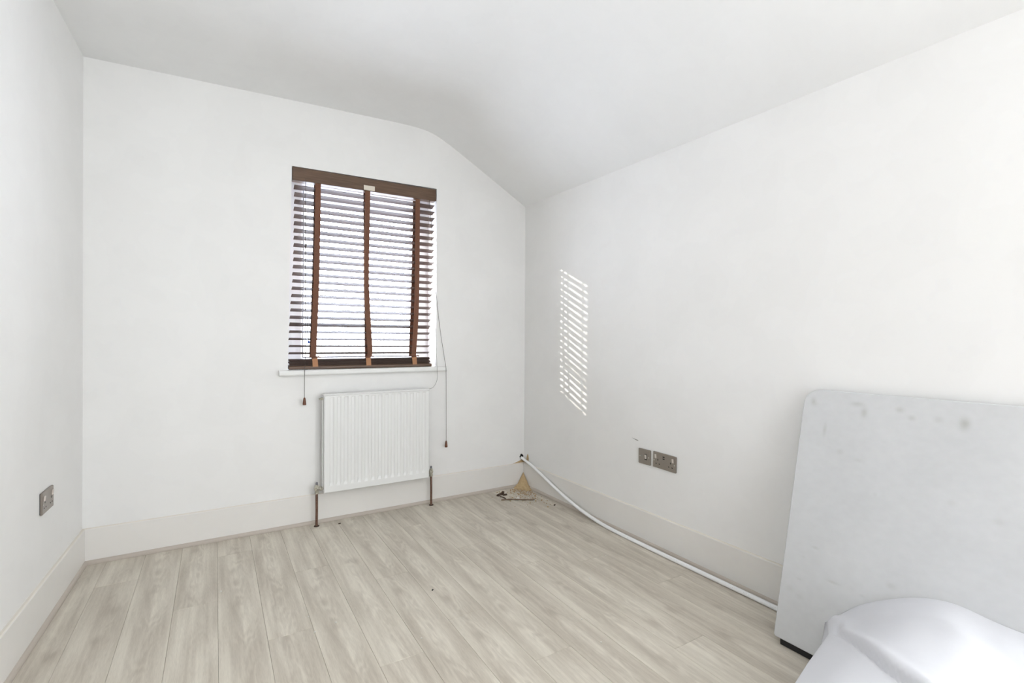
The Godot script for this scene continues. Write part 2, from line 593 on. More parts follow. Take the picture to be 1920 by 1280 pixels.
func plank(parent: Node, xa: float, xb: float, za: float, zb: float, skew: Basis) -> void:
	var g := 0.0003
	var c := 0.0009
	var st := mb()
	var y := 0.0
	var yb := -0.0115
	var P := func(x: float, yy: float, z: float) -> Vector3: return skew * Vector3(x, yy, z)
	var u0 := rng.randf()
	var v0 := rng.randf()
	var L := 1.447
	var flip := rng.randf() < 0.5
	var uvw := func(x: float, z: float) -> Vector2:
		var v: float = (z - za) / L
		return Vector2(clampf((x - xa) / (xb - xa), 0.01, 0.99), clampf(1.0 - v if flip else v, 0.005, 0.995))
	var face := func(p: Array) -> void:
		var q := p.map(func(e): return P.call(e[0], e[1], e[2]))
		var n: Vector3 = (q[1] - q[0]).cross(q[2] - q[0]).normalized()
		for i in [0, 2, 1, 0, 3, 2]:
			st.set_normal(n)
			st.set_uv(uvw.call(p[i][0], p[i][2]))
			st.add_vertex(q[i])
	var a := xa + g
	var b := xb - g
	var d := za + g
	var e := zb - g
	face.call([[a + c, y, e - c], [b - c, y, e - c], [b - c, y, d + c], [a + c, y, d + c]])
	face.call([[a, y - c, e], [b, y - c, e], [b - c, y, e - c], [a + c, y, e - c]])
	face.call([[b, y - c, d], [a, y - c, d], [a + c, y, d + c], [b - c, y, d + c]])
	face.call([[a, y - c, d], [a, y - c, e], [a + c, y, e - c], [a + c, y, d + c]])
	face.call([[b, y - c, e], [b, y - c, d], [b - c, y, d + c], [b - c, y, e - c]])
	face.call([[a, yb, e], [b, yb, e], [b, y - c, e], [a, y - c, e]])
	face.call([[b, yb, d], [a, yb, d], [a, y - c, d], [b, y - c, d]])
	face.call([[a, yb, d], [a, yb, e], [a, y - c, e], [a, y - c, d]])
	face.call([[b, yb, e], [b, yb, d], [b, y - c, d], [b, y - c, e]])
	face.call([[a, yb, d], [b, yb, d], [b, yb, e], [a, yb, e]])
	obj("plank", st, M.planks[rng.randi() % M.planks.size()], parent)

# ---------------------------------------------------------------- windows
func frame_ring(st: SurfaceTool, o: Array, inn: Array, z0: float, z1: float, ch: float) -> void:
	for i in 4:
		var j := (i + 1) % 4
		var a: Vector2 = o[i]
		var b: Vector2 = o[j]
		var c: Vector2 = inn[j]
		var d: Vector2 = inn[i]
		var c2: Vector2 = c + (b - c).normalized() * ch
		var d2: Vector2 = d + (a - d).normalized() * ch
		quad(st, v3(a, z1), v3(b, z1), v3(c2, z1), v3(d2, z1))
		quad(st, v3(d2, z1), v3(c2, z1), v3(c, z1 - ch), v3(d, z1 - ch))
		quad(st, v3(b, z0), v3(a, z0), v3(d, z0), v3(c, z0))
		quad(st, v3(d, z1 - ch), v3(c, z1 - ch), v3(c, z0), v3(d, z0))
		quad(st, v3(a, z0), v3(b, z0), v3(b, z1), v3(a, z1))

func build_window() -> void:
	var st := mb()
	var gi := [Vector2(-1.665, 1.055), Vector2(-0.875, 1.055), Vector2(-0.875, 2.215), Vector2(-1.665, 2.215)]
	frame_ring(st, [Vector2(-1.80, 0.97), Vector2(-0.77, 0.97), Vector2(-0.77, 2.30), Vector2(-1.80, 2.30)], gi, -0.25, -0.185, 0.012)
	var w := obj("window_1", st, M.frame)
	structure(w, "white framed window behind the brown slatted blind", "window")
	st = mb()
	frame_ring(st, gi, [Vector2(-1.658, 1.062), Vector2(-0.882, 1.062), Vector2(-0.882, 2.208), Vector2(-1.658, 2.208)], -0.24, -0.205, 0.002)
	obj("gasket", st, M.gasket, w)
	st = mb()
	box(st, Vector3(-1.27, 1.635, -0.222), Vector3(0.80, 1.17, 0.006))
	obj("pane", st, M.glass, w)
	# sill board with a rounded nose, running under the blind
	st = mb()
	var pr := PackedVector2Array([Vector2(-0.19, 0.951), Vector2(0.0, 0.951), Vector2(0.0, 0.986), Vector2(-0.19, 0.986)])
	var xf := Transform3D(Basis(Vector3(0, 0, 1), Vector3(0, 1, 0), Vector3(-1, 0, 0)), Vector3.ZERO)
	prism(st, pr, 0.790, 1.770, xf)
	var pn := PackedVector2Array([Vector2(0.0, 0.951), Vector2(0.026, 0.951), Vector2(0.033, 0.955), Vector2(0.036, 0.962), Vector2(0.036, 0.975), Vector2(0.033, 0.982), Vector2(0.026, 0.986), Vector2(0.0, 0.986)])
	prism(st, pn, 0.712, 1.822, xf)
	obj("window_sill", st, M.white_gloss, w)
	# rear window: unseen, its glowing pane and area light brighten the room from behind
	st = mb()
	var ri := [Vector2(-2.07, 0.83), Vector2(-0.83, 0.83), Vector2(-0.83, 1.97), Vector2(-2.07, 1.97)]
	frame_ring(st, [Vector2(-2.17, 0.73), Vector2(-0.73, 0.73), Vector2(-0.73, 2.07), Vector2(-2.17, 2.07)], ri, ZR + 0.06, ZR + 0.14, 0.01)
	var w2 := obj("window_2", st, M.frame)
	structure(w2, "unseen glowing window in the rear wall that lights the room from behind", "window")
	st = mb()
	box(st, Vector3(-1.45, 1.4, ZR + 0.11), Vector3(1.26, 1.16, 0.006))
	var gm := mat(c8(235, 238, 242), 0.6)
	gm.emission_enabled = true
	gm.emission = Color(0.94, 0.97, 1.0)
	gm.emission_energy_multiplier = 1.0
	obj("glowing_pane", st, gm, w2)
	var al := AreaLight3D.new()
	al.name = "unseen_rear_light"
	al.area_size = Vector2(1.22, 1.12)
	al.light_color = Color(0.965, 0.985, 1.0)
	al.light_energy = FILL
	al.light_size = 1.0
	al.area_range = 12.0
	al.area_attenuation = 2.0
	al.shadow_enabled = true
	al.position = Vector3(-1.45, 1.4, ZR + 0.055)
	add_child(al)
	# unseen side window in the right wall: glowing pane and area light brighten the left wall
	var zm := (SZ0 + SZ1) / 2
	var ym := (SY0 + SY1) / 2
	var hw := (SZ1 - SZ0) / 2
	var hh := (SY1 - SY0) / 2
	st = mb()
	frame_ring(st, [Vector2(-hw, -hh), Vector2(hw, -hh), Vector2(hw, hh), Vector2(-hw, hh)], [Vector2(-hw + 0.06, -hh + 0.06), Vector2(hw - 0.06, -hh + 0.06), Vector2(hw - 0.06, hh - 0.06), Vector2(-hw + 0.06, hh - 0.06)], -0.16, -0.08, 0.01)
	var turn := Basis(Vector3(0.028, 0, 1).normalized(), Vector3.UP, Vector3(-1, 0, 0.028).normalized())
	var w3 := obj("window_3", st, M.frame)
	w3.transform = Transform3D(turn, Vector3(xr(zm), ym, zm))
	structure(w3, "unseen glowing window behind the viewer that lights the left wall", "window")
	st = mb()
	box(st, Vector3(0, 0, -0.12), Vector3(hw * 2 - 0.1, hh * 2 - 0.1, 0.006))
	obj("glowing_pane", st, gm, w3)
	var sl := AreaLight3D.new()
	sl.name = "unseen_side_light"
	sl.area_size = Vector2(hw * 2 - 0.12, hh * 2 - 0.12)
	sl.light_color = Color(0.965, 0.985, 1.0)
	sl.light_energy = SIDE
	sl.light_size = 1.0
	sl.area_range = 12.0
	sl.area_attenuation = 2.0
	sl.shadow_enabled = true
	sl.transform = Transform3D(Basis(-turn.x, Vector3.UP, -turn.z), Vector3(xr(zm), ym, zm) + turn.z * -0.075)
	add_child(sl)

const FILL := 2.1       # strength of the unseen rear window light
const SIDE := 6.2       # strength of the unseen side window light behind the viewer
const FILL_LAMP := 0.08  # strength of the added fill globe
const SZ0 := 3.60
const SZ1 := 4.75
const SY0 := 0.75
const SY1 := 1.90

# ---------------------------------------------------------------- added fill lamp, out of view
func build_fill_lamp() -> void:
	var p := Vector3(-2.05, 2.33, 4.3)
	var t := thing("added_fill_lamp", "white globe lamp added out of view behind the viewer for fill light", "lamp", p)
	var st := mb()
	lathe(st, [Vector2(0, 0.338), Vector2(0.045, 0.338), Vector2(0.045, 0.325), Vector2(0.02, 0.315), Vector2(0.0035, 0.312), Vector2(0.0035, 0.15), Vector2(0.03, 0.15), Vector2(0.03, 0.128)].map(func(q): return q), 16)
	obj("flex", st, M.white_gloss, t)
	st = mb()
	var prof := []
	for k in 15: prof.append(Vector2(sin(PI * k / 14) * 0.13, -cos(PI * k / 14) * 0.13))
	lathe(st, prof, 24)
	var gm := mat(c8(240, 240, 240), 0.4)
	gm.emission_enabled = true
	gm.emission = Color(1.0, 0.985, 0.96)
	gm.emission_energy_multiplier = 1.5
	obj("globe_shade", st, gm, t)
	var o := OmniLight3D.new()
	o.name = "added_globe_light"
	o.light_color = Color(1.0, 0.985, 0.965)
	o.light_energy = FILL_LAMP
	o.light_size = 0.11
	o.omni_range = 12.0
	o.omni_attenuation = 2.0
	o.shadow_enabled = true
	o.position = p
	add_child(o)

# ---------------------------------------------------------------- wardrobe behind the viewer, added to cut bounced light
func build_added_wardrobe() -> void:
	var p := Vector3(XL + 0.30, 0, 4.33)
	var t := thing("added_wardrobe", "dark brown two door wardrobe put behind the viewer to cut bounced light", "added_wardrobe", p)
	var st := mb()
	box(st, Vector3(-0.01, 1.05, 0), Vector3(0.54, 2.08, 1.20), 0.004)
	obj("carcass", st, M.rail, t)
	for k in [-1.0, 1.0]:
		st = mb()
		box(st, Vector3(0.271, 1.08, k * 0.299), Vector3(0.02, 1.96, 0.590), 0.003)
		var dr := obj("door", st, M.rail, t)
		st = mb()
		tube(st, PackedVector3Array([Vector3(0.281, 1.0, k * 0.04), Vector3(0.300, 1.01, k * 0.04), Vector3(0.300, 1.15, k * 0.04), Vector3(0.281, 1.16, k * 0.04)]), 0.005, 8)
		obj("handle", st, M.steel_edge, dr)

# ---------------------------------------------------------------- blind
func slat_mesh() -> ArrayMesh:   # a slightly crowned wooden slat along x, 50 mm wide
	var st := mb()
	var L := 0.936
	var n := 6
	var top := []
	for k in n + 1:
		var t := -1.0 + 2.0 * k / n
		top.append(Vector2(t * 0.025, 0.0022 * (1 - t * t)))
	for k in n:
		var a: Vector2 = top[k]
		var b: Vector2 = top[k + 1]
		var h := Vector2(0, 0.0028)
		var na := Vector3(0, 1, 0.16 * a.x / 0.025).normalized()
		var nb := Vector3(0, 1, 0.16 * b.x / 0.025).normalized()
		var x0 := -L / 2
		var x1 := L / 2
		quad_n(st, [Vector3(x0, a.y, a.x), Vector3(x0, b.y, b.x), Vector3(x1, b.y, b.x), Vector3(x1, a.y, a.x)], [na, nb, nb, na])
		quad_n(st, [Vector3(x0, b.y - h.y, b.x), Vector3(x0, a.y - h.y, a.x), Vector3(x1, a.y - h.y, a.x), Vector3(x1, b.y - h.y, b.x)], [-nb, -na, -na, -nb])
		quad(st, Vector3(x1, a.y - h.y, a.x), Vector3(x1, a.y, a.x), Vector3(x1, b.y, b.x), Vector3(x1, b.y - h.y, b.x))
		quad(st, Vector3(x0, a.y, a.x), Vector3(x0, a.y - h.y, a.x), Vector3(x0, b.y - h.y, b.x), Vector3(x0, b.y, b.x))
	for e in [0, n]:
		var a: Vector2 = top[e]
		var p := [Vector3(-L / 2, a.y - 0.0028, a.x), Vector3(L / 2, a.y - 0.0028, a.x), Vector3(L / 2, a.y, a.x), Vector3(-L / 2, a.y, a.x)]
		if e == 0: p.reverse()
		quad(st, p[0], p[1], p[2], p[3])
	return st.commit()

func curve(pts: Array, n := 24) -> PackedVector3Array:
	var c := Curve3D.new()
	for i in pts.size():
		var t: Vector3 = (pts[mini(i + 1, pts.size() - 1)] - pts[maxi(i - 1, 0)]) / 6.0
		c.add_point(pts[i], -t, t)
	var out := PackedVector3Array()
	var L := c.get_baked_length()
	for k in n + 1: out.append(c.sample_baked(L * k / n, true))
	return out

func ribbon(st: SurfaceTool, pts: PackedVector3Array, width: float, th: float) -> void:   # a tape lying in x, hanging in y
	for i in pts.size() - 1:
		var a := pts[i]
		var b := pts[i + 1]
		var t := (b - a).normalized()
		var f := Vector3(1, 0, 0).cross(-t).normalized() * th * 0.5 if absf(t.y) > 0.2 else Vector3(0, th * 0.5, 0)
		if f.z < 0: f = -f
		var w := Vector3(width / 2, 0, 0)
		var p := [b - w - f, b + w - f, b + w + f, b - w + f, a - w - f, a + w - f, a + w + f, a - w + f]
		quad(st, p[3], p[2], p[6], p[7])
		quad(st, p[1], p[0], p[4], p[5])
		quad(st, p[2], p[1], p[5], p[6])
		quad(st, p[0], p[3], p[7], p[4])

func tassel_at(parent: Node, p: Vector3) -> void:
	var st := mb()
	lathe(st, [Vector2(0, 0), Vector2(0.0095, 0.001), Vector2(0.0105, 0.006), Vector2(0.009, 0.022), Vector2(0.0065, 0.040), Vector2(0.005, 0.046), Vector2(0.002, 0.049), Vector2(0, 0.049)], 14, Transform3D(Basis.IDENTITY, p))
	obj("tassel", st, M.tassel, parent)

func build_blind() -> void:
	var at := Vector3(-1.275, 0.987, -0.034)
	var b := thing("venetian_blind", "brown wooden venetian blind with three cloth tapes hanging in the window", "blind", at)
	var zc := 0.0          # local centre of the slats
	var W := func(x: float, y: float, z: float) -> Vector3: return Vector3(x, y, z) - at
	# head rail, slightly out of level
	var st := mb()
	box(st, W.call(-1.2705, 2.231, -0.030), Vector3(0.957, 0.084, 0.054), 0.003, Basis(Vector3.BACK, 0.0125))
	obj("headrail", st, M.rail, b)
	st = mb()
	box(st, W.call(-1.273, 2.209, -0.0015), Vector3(0.074, 0.032, 0.003), 0.0008, Basis(Vector3.BACK, 0.0125))
	obj("maker_plate", st, M.sticker, b)
	# slats
	var sm := slat_mesh()
	var rr := RandomNumberGenerator.new()
	rr.seed = 8
	var top := 2.153
	var low := 1.090
	for i in 24:
		var f := i / 23.0
		var y := lerpf(top, low, f)
		var tilt := 16.0 + rr.randf_range(-0.8, 0.8)
		if i == 18: tilt = 19.0
		if i == 19: tilt = 24.0
		if i > 19: tilt = [15.0, 13.0, 13.0, 14.0][i - 20]
		var o := mesh_node("slat", sm, M.slat, b)
		var bs := Basis(Vector3.BACK, lerpf(0.010, -0.004, f) + rr.randf_range(-0.001, 0.001)) * Basis(Vector3.RIGHT, -deg_to_rad(tilt))
		o.transform = Transform3D(bs, W.call(lerpf(-1.268, -1.296, smoothstep(0.3, 1.0, f)) + rr.randf_range(-0.0015, 0.0015), y, -0.034))
	# slats gathered on the bottom rail
	for i in 8:
		var o := mesh_node("gathered_slat", sm, M.slat, b)
		o.transform = Transform3D(Basis(Vector3.RIGHT, rr.randf_range(-0.01, 0.01)), W.call(-1.298 + rr.randf_range(-0.004, 0.006), 1.0125 + i * 0.0058, -0.036 + rr.randf_range(-0.003, 0.003)))
	st = mb()
	box(st, W.call(-1.292, 0.9985, -0.030), Vector3(0.950, 0.021, 0.052), 0.004, Basis(Vector3.BACK, -0.002))
	obj("bottom_rail", st, M.rail, b)
	# cloth tapes, front and rear, and their ends folded over the gathered slats
	var fronts := [
		[Vector3(-1.597, 2.19, 0), Vector3(-1.600, 1.9, 0), Vector3(-1.606, 1.55, 0), Vector3(-1.614, 1.3, 0), Vector3(-1.621, 1.12, 0.001), Vector3(-1.623, 1.068, 0.004)],
		[Vector3(-1.282, 2.19, 0), Vector3(-1.286, 1.9, 0), Vector3(-1.289, 1.6, 0), Vector3(-1.282, 1.4, 0.003), Vector3(-1.270, 1.2, 0.006), Vector3(-1.264, 1.09, 0.006), Vector3(-1.268, 1.066, 0.004)],
		[Vector3(-0.929, 2.19, 0), Vector3(-0.930, 1.9, 0), Vector3(-0.932, 1.6, 0.001), Vector3(-0.938, 1.35, 0.003), Vector3(-0.950, 1.15, 0.004), Vector3(-0.956, 1.068, 0.004)]]
	for k in 3:
		st = mb()
		ribbon(st, curve(fronts[k].map(func(p): return W.call(p.x, p.y, -0.0075 + p.z)), 40), 0.034, 0.0012)
		obj("ladder_tape", st, M.tape, b)
		st = mb()
		var p0: Vector3 = fronts[k][0]
		var p1: Vector3 = fronts[k][-1]
		ribbon(st, curve([W.call(p0.x, 2.19, -0.0605), W.call(lerpf(p0.x, p1.x, 0.4), 1.6, -0.0605), W.call(p1.x, 1.06, -0.0605)], 24), 0.034, 0.0012)
		obj("ladder_tape", st, M.tape, b)
		var x: float = p1.x + [0.008, -0.008, 0.004][k]
		st = mb()
		ribbon(st, curve([W.call(x, 1.062, -0.006), W.call(x + 0.003, 1.04, -0.0055), W.call(x + 0.005, 1.004, -0.0035)], 8), 0.033, 0.0014)
		obj("tape_end", st, M.tape_end, b)
		st = mb()
		box(st, W.call(x, 1.062, -0.0085), Vector3(0.038, 0.014, 0.012), 0.004, Basis(Vector3.BACK, 0.15))
		box(st, W.call(x + 0.028, 1.066, -0.006), Vector3(0.022, 0.008, 0.006), 0.002, Basis(Vector3.BACK, -0.2))
		obj("tape_fold", st, M.tape, b)
	# control cords
	st = mb()
	tube(st, curve([W.call(-1.672, 2.20, -0.002), W.call(-1.673, 1.78, 0.004), W.call(-1.672, 1.35, 0.008), W.call(-1.674, 1.05, 0.030), W.call(-1.679, 0.99, 0.0405), W.call(-1.680, 0.95, 0.0405), W.call(-1.680, 0.812, 0.0405)], 40), 0.0016, 6)
	obj("cord", st, M.cord, b)
	tassel_at(b, W.call(-1.680, 0.766, 0.0405))
	st = mb()
	tube(st, curve([W.call(-1.672, 1.345, 0.008), W.call(-1.664, 1.352, 0.008), W.call(-1.660, 1.30, 0.008), W.call(-1.661, 1.23, 0.008), W.call(-1.652, 1.17, 0.007)], 20), 0.0016, 6)
	obj("loose_cord", st, M.cord, b)
	st = mb()
	lathe(st, [Vector2(0, 0), Vector2(0.006, 0.003), Vector2(0.007, 0.012), Vector2(0.004, 0.02), Vector2(0, 0.021)], 10, Transform3D(Basis.IDENTITY, W.call(-1.652, 1.152, 0.007)))
	obj("cord_bead", st, M.blue, b)
	b.get_child(b.get_child_count() - 1).set_meta("label", "small blue bead")
	st = mb()
	tube(st, curve([W.call(-1.6735, 1.79, 0.004), W.call(-1.668, 1.775, 0.008), W.call(-1.674, 1.762, 0.006), W.call(-1.670, 1.745, 0.006)], 12), 0.003, 6)
	obj("cord_knot", st, M.cord, b)
	st = mb()
	tube(st, curve([W.call(-0.842, 2.195, -0.002), W.call(-0.826, 1.95, 0.004), W.call(-0.806, 1.6, 0.010), W.call(-0.793, 1.50, 0.014), W.call(-0.765, 1.25, 0.022), W.call(-0.729, 1.0, 0.038), W.call(-0.726, 0.965, 0.0405), W.call(-0.724, 0.80, 0.0405), W.call(-0.722, 0.44, 0.0405)], 50), 0.0016, 6)
	obj("cord", st, M.cord, b)
	tassel_at(b, W.call(-0.722, 0.394, 0.0405))
	st = mb()
	tube(st, curve([W.call(-0.812, 1.62, 0.008), W.call(-0.798, 1.33, 0.015), W.call(-0.796, 1.08, 0.03), W.call(-0.795, 0.97, 0.0405), W.call(-0.792, 0.91, 0.042), W.call(-0.806, 0.865, 0.043), W.call(-0.832, 0.835, 0.046), W.call(-0.862, 0.829, 0.055)], 40), 0.0014, 6)
	obj("cord", st, M.pale_cord, b)

# ---------------------------------------------------------------- radiator
func build_radiator() -> void:
	var x0 := -1.572
	var x1 := -0.872
	var y0 := 0.205
	var y1 := 0.826
	var zf := 0.095
	var r := thing("radiator", "white ribbed panel radiator on the wall under the window", "radiator", Vector3((x0 + x1) / 2, 0, 0.05))
	var O := r.position
	# front panel: flat borders with pressed vertical flutes between them
	var st := mb()
	var n_fl := 15
	var xs := [x0, x0 + 0.006]
	var dep := [0.006, 0.0]
	var fx0 := x0 + 0.022
	var fx1 := x1 - 0.022
	var pitch := (fx1 - fx0) / n_fl
	for k in n_fl:
		for e in [[0.0, 0.0], [0.22, 0.0], [0.40, 0.007], [0.72, 0.007], [0.90, 0.0]]:
			xs.append(fx0 + pitch * (k + e[0]))
			dep.append(e[1])
	xs.append_array([fx1, x1 - 0.006, x1])
	dep.append_array([0.0, 0.0, 0.006])
	var ys := [y0, y0 + 0.006, y0 + 0.042, y0 + 0.062, y1 - 0.016, y1 - 0.011, y1 - 0.006, y1]
	var share := [0.0, 0.0, 0.0, 1.0, 1.0, 0.0, 0.0, 0.0]
	var back := [0.006, 0.0, 0.0, 0.0, 0.0, 0.0, 0.0, 0.006]
	for j in ys.size() - 1:
		for i in xs.size() - 1:
			var P := func(a: int, c: int) -> Vector3:
				var edge: bool = a == 0 or a == xs.size() - 1
				var z: float = zf - maxf(back[c], dep[a] if edge else dep[a] * share[c])
				return Vector3(xs[a], ys[c], z) - O
			quad(st, P.call(i, j), P.call(i + 1, j), P.call(i + 1, j + 1), P.call(i, j + 1))
	# back and rims of the panel
	var zb := zf - 0.018
	var ze := zf - 0.006
	var c := [Vector3(x0, y0, ze) - O, Vector3(x1, y0, ze) - O, Vector3(x1, y1, ze) - O, Vector3(x0, y1, ze) - O]
	var d := [Vector3(x0, y0, zb) - O, Vector3(x1, y0, zb) - O, Vector3(x1, y1, zb) - O, Vector3(x0, y1, zb) - O]
	for i in 4:
		var j := (i + 1) % 4
		quad(st, d[i], d[j], c[j], c[i])
	quad(st, d[1], d[0], d[3], d[2])
	obj("panel", st, M.radiator, r)
	# convector fins behind, a thin folded sheet
	st = mb()
	var n := 26
	for k in n:
		var xa := lerpf(x0 + 0.03, x1 - 0.03, float(k) / (n - 1))
		box(st, Vector3(xa, (y0 + y1) / 2, 0.060) - O, Vector3(0.002, y1 - y0 - 0.08, 0.036))
	box(st, Vector3((x0 + x1) / 2, (y0 + y1) / 2, 0.0425) - O, Vector3(x1 - x0 - 0.05, y1 - y0 - 0.08, 0.002))
	obj("convector", st, M.radiator, r)
	# top cover with slots, side covers
	st = mb()
	box(st, Vector3((x0 + x1) / 2, y1 + 0.003, 0.064) - O, Vector3(x1 - x0 + 0.004, 0.010, 0.066), 0.003)
	obj("top_cover", st, M.radiator, r)
	for s in [x0 - 0.0015, x1 + 0.0015]:
		st = mb()
		box(st, Vector3(s - (0.002 if s < -1.2 else -0.001), (y0 + y1) / 2 + 0.01, 0.057) - O, Vector3(0.003, y1 - y0 - 0.04, 0.044), 0.001)
		obj("side_cover", st, M.radiator, r)
	# wall brackets
	for x in [x0 + 0.12, x1 - 0.12]:
		st = mb()
		box(st, Vector3(x, 0.52, 0.021) - O, Vector3(0.03, 0.5, 0.042), 0.002)
		obj("bracket", st, M.radiator, r)
	# air vent at the upper end
	st = mb()
	lathe(st, [Vector2(0.008, 0), Vector2(0.008, 0.016), Vector2(0.006, 0.018), Vector2(0.005, 0.026), Vector2(0, 0.026)], 10, Transform3D(Basis(Vector3.BACK, PI / 2), Vector3(x0 - 0.002, y1 - 0.022, 0.075) - O))
	obj("air_vent", st, M.brass, r)
	# valves and copper tails
	for s in [[-1.609, 0.06, 0.236, -1.0], [-0.845, 0.06, 0.238, 1.0]]:
		var vx: float = s[0]
		var vz: float = s[1]
		var vy: float = s[2]
		st = mb()
		lathe(st, [Vector2(0.008, -0.034), Vector2(0.0125, -0.033), Vector2(0.0125, -0.018), Vector2(0.0095, -0.017), Vector2(0.013, -0.010), Vector2(0.015, 0.0), Vector2(0.013, 0.012), Vector2(0.009, 0.018), Vector2(0.009, 0.024), Vector2(0, 0.024)], 12, Transform3D(Basis.IDENTITY, Vector3(vx, vy, vz) - O))
		var ex: float = x0 + 0.002 if s[3] < 0 else x1 - 0.002
		var path := PackedVector3Array([Vector3(vx, vy, vz) - O, Vector3(lerpf(vx, ex, 0.5), vy, lerpf(vz, 0.075, 0.6)) - O, Vector3(ex, vy, 0.078) - O])
		tube(st, path, 0.009, 10)
		tube(st, PackedVector3Array([path[1] - (path[2] - path[1]) * 0.35, path[1] + (path[2] - path[1]) * 0.45]), 0.0135, 6)
		var v := obj("valve", st, M.brass, r)
		st = mb()
		lathe(st, [Vector2(0.0068, 0.022), Vector2(0.0072, 0.036), Vector2(0.004, 0.040), Vector2(0, 0.040)], 10, Transform3D(Basis.IDENTITY, Vector3(vx, vy, vz) - O))
		obj("valve_cap", st, M.gasket, v)
		st = mb()
		tube(st, PackedVector3Array([Vector3(vx - 0.001, 0.0, vz + 0.006) - O, Vector3(vx, 0.1, vz + 0.003) - O, Vector3(vx, vy - 0.03, vz) - O]), 0.0078, 12)
		obj("copper_pipe", st, M.copper, r)
		st = mb()
		lathe(st, [Vector2(0.0, 0.0), Vector2(0.017, 0.0), Vector2(0.016, 0.003), Vector2(0.008, 0.004), Vector2(0, 0.004)], 12, Transform3D(Basis.IDENTITY, Vector3(vx - 0.001, 0.0, vz + 0.006) - O))
		obj("floor_collar", st, M.bark, r)

# ---------------------------------------------------------------- sockets
func plate(st: SurfaceTool, w: float, h: float, t: float, xf: Transform3D) -> void:
	prism(st, round_rect(w, h, 0.004), 0.0, t, xf, 0.0018)

func socket_plate(called: String, label: String, category: String, xf: Transform3D, w: float, h: float, double: bool, usb: bool) -> void:
	var t := thing(called, label, category, xf.origin)
	var B := Transform3D(xf.basis, Vector3.ZERO)
	var st := mb()
	plate(st, w - 0.003, h - 0.003, 0.0035, B)
	obj("gasket", st, M.black, t)
	st = mb()
	plate(st, w, h, 0.0065, B * Transform3D(Basis.IDENTITY, Vector3(0, 0, 0.0025)))
	obj("face_plate", st, M.steel, t)
	var zf := 0.009
	if not double:
		st = mb()
		prism(st, round_rect(0.017, 0.034, 0.001, 1), 0, 0.0012, B * Transform3D(Basis.IDENTITY, Vector3(0.012, 0.0, zf)))
		var rk := obj("rocker", st, M.black, t)
		st = mb()
		box(st, Vector3.ZERO, Vector3(0.0115, 0.024, 0.005), 0.001)
		var k := obj("rocker_switch", st, M.rocker, rk)
		k.transform = B * Transform3D(Basis(Vector3.RIGHT, 0.12), Vector3(0.012, 0.002, zf + 0.0025))
		for sx in [-0.032, 0.033]:
			st = mb()
			lathe(st, [Vector2(0.0036, 0), Vector2(0.0036, 0.001), Vector2(0.0026, 0.0015), Vector2(0, 0.0012)], 10, B * Transform3D(Basis(Vector3.RIGHT, PI / 2), Vector3(sx, 0.0, zf)))
			obj("screw", st, M.steel_edge, t)
		st = mb()
		prism(st, round_rect(0.014, 0.009, 0.001, 1), 0, 0.0006, B * Transform3D(Basis.IDENTITY, Vector3(-0.018, 0.004, zf)))
		obj("neon_window", st, M.scuff, t)
		return
	for s in [-1.0, 1.0]:
		var cx: float = s * w * 0.275
		# earth slot and the two shuttered pin slots
		for h3 in [[0.0, 0.006, 0.005, 0.010], [-0.0115, -0.0165, 0.0075, 0.005], [0.0115, -0.0165, 0.0075, 0.005]]:
			st = mb()
			prism(st, round_rect(h3[2], h3[3], 0.0005, 1), 0, 0.0005, B * Transform3D(Basis.IDENTITY, Vector3(cx + h3[0], h3[1] - 0.004, zf)))
			obj("pin_slot", st, M.black, t)
		st = mb()
		box(st, Vector3.ZERO, Vector3(0.011, 0.022, 0.005), 0.001)
		var k := obj("rocker_switch", st, M.rocker, t)
		k.transform = B * Transform3D(Basis(Vector3.RIGHT, 0.12), Vector3(s * w * 0.36 if not usb else s * w * 0.37, h * 0.21, zf + 0.002))
	if usb:
		for dy in [0.0, 0.011]:
			st = mb()
			prism(st, round_rect(0.013, 0.0062, 0.0006, 1), 0, 0.0006, B * Transform3D(Basis.IDENTITY, Vector3(-0.004, h * 0.16 + dy, zf)))
			obj("charging_port", st, M.black, t)
	for sx in [-0.44, 0.44]:
		st = mb()
		lathe(st, [Vector2(0.0036, 0), Vector2(0.0036, 0.001), Vector2(0.0026, 0.0015), Vector2(0, 0.0012)], 10, B * Transform3D(Basis(Vector3.RIGHT, PI / 2), Vector3(sx * w, -0.004, zf)))
		obj("screw", st, M.steel_edge, t)

func build_sockets() -> void:
	var nr := Vector3(-1, 0, 0.028).normalized()
	var right := Basis(nr.cross(Vector3.UP) * -1.0, Vector3.UP, nr)      # local x runs towards the camera, z out of the wall
	var place := func(z: float, y: float) -> Transform3D:
		return Transform3D(right * Basis(Vector3.BACK, 0.0), Vector3(xr(z), y, z))
	var s1: Transform3D = place.call(1.276, 0.502)
	socket_plate("fused_switch", "small square brushed steel switch plate on the right wall", "switch", s1, 0.090, 0.088, false, false)
	var s2: Transform3D = place.call(1.420, 0.503)
	s2.basis = s2.basis * Basis(Vector3.BACK, -0.02)
	socket_plate("power_socket", "wide brushed steel double socket beside the square switch plate", "socket", s2, 0.160, 0.090, true, true)
	var left := Basis(Vector3(0, 0, -1), Vector3.UP, Vector3(1, 0, 0))
	socket_plate("power_socket", "brushed steel double socket alone on the left wall", "socket", Transform3D(left, Vector3(XL, 0.503, 0.562)), 0.140, 0.090, true, false)

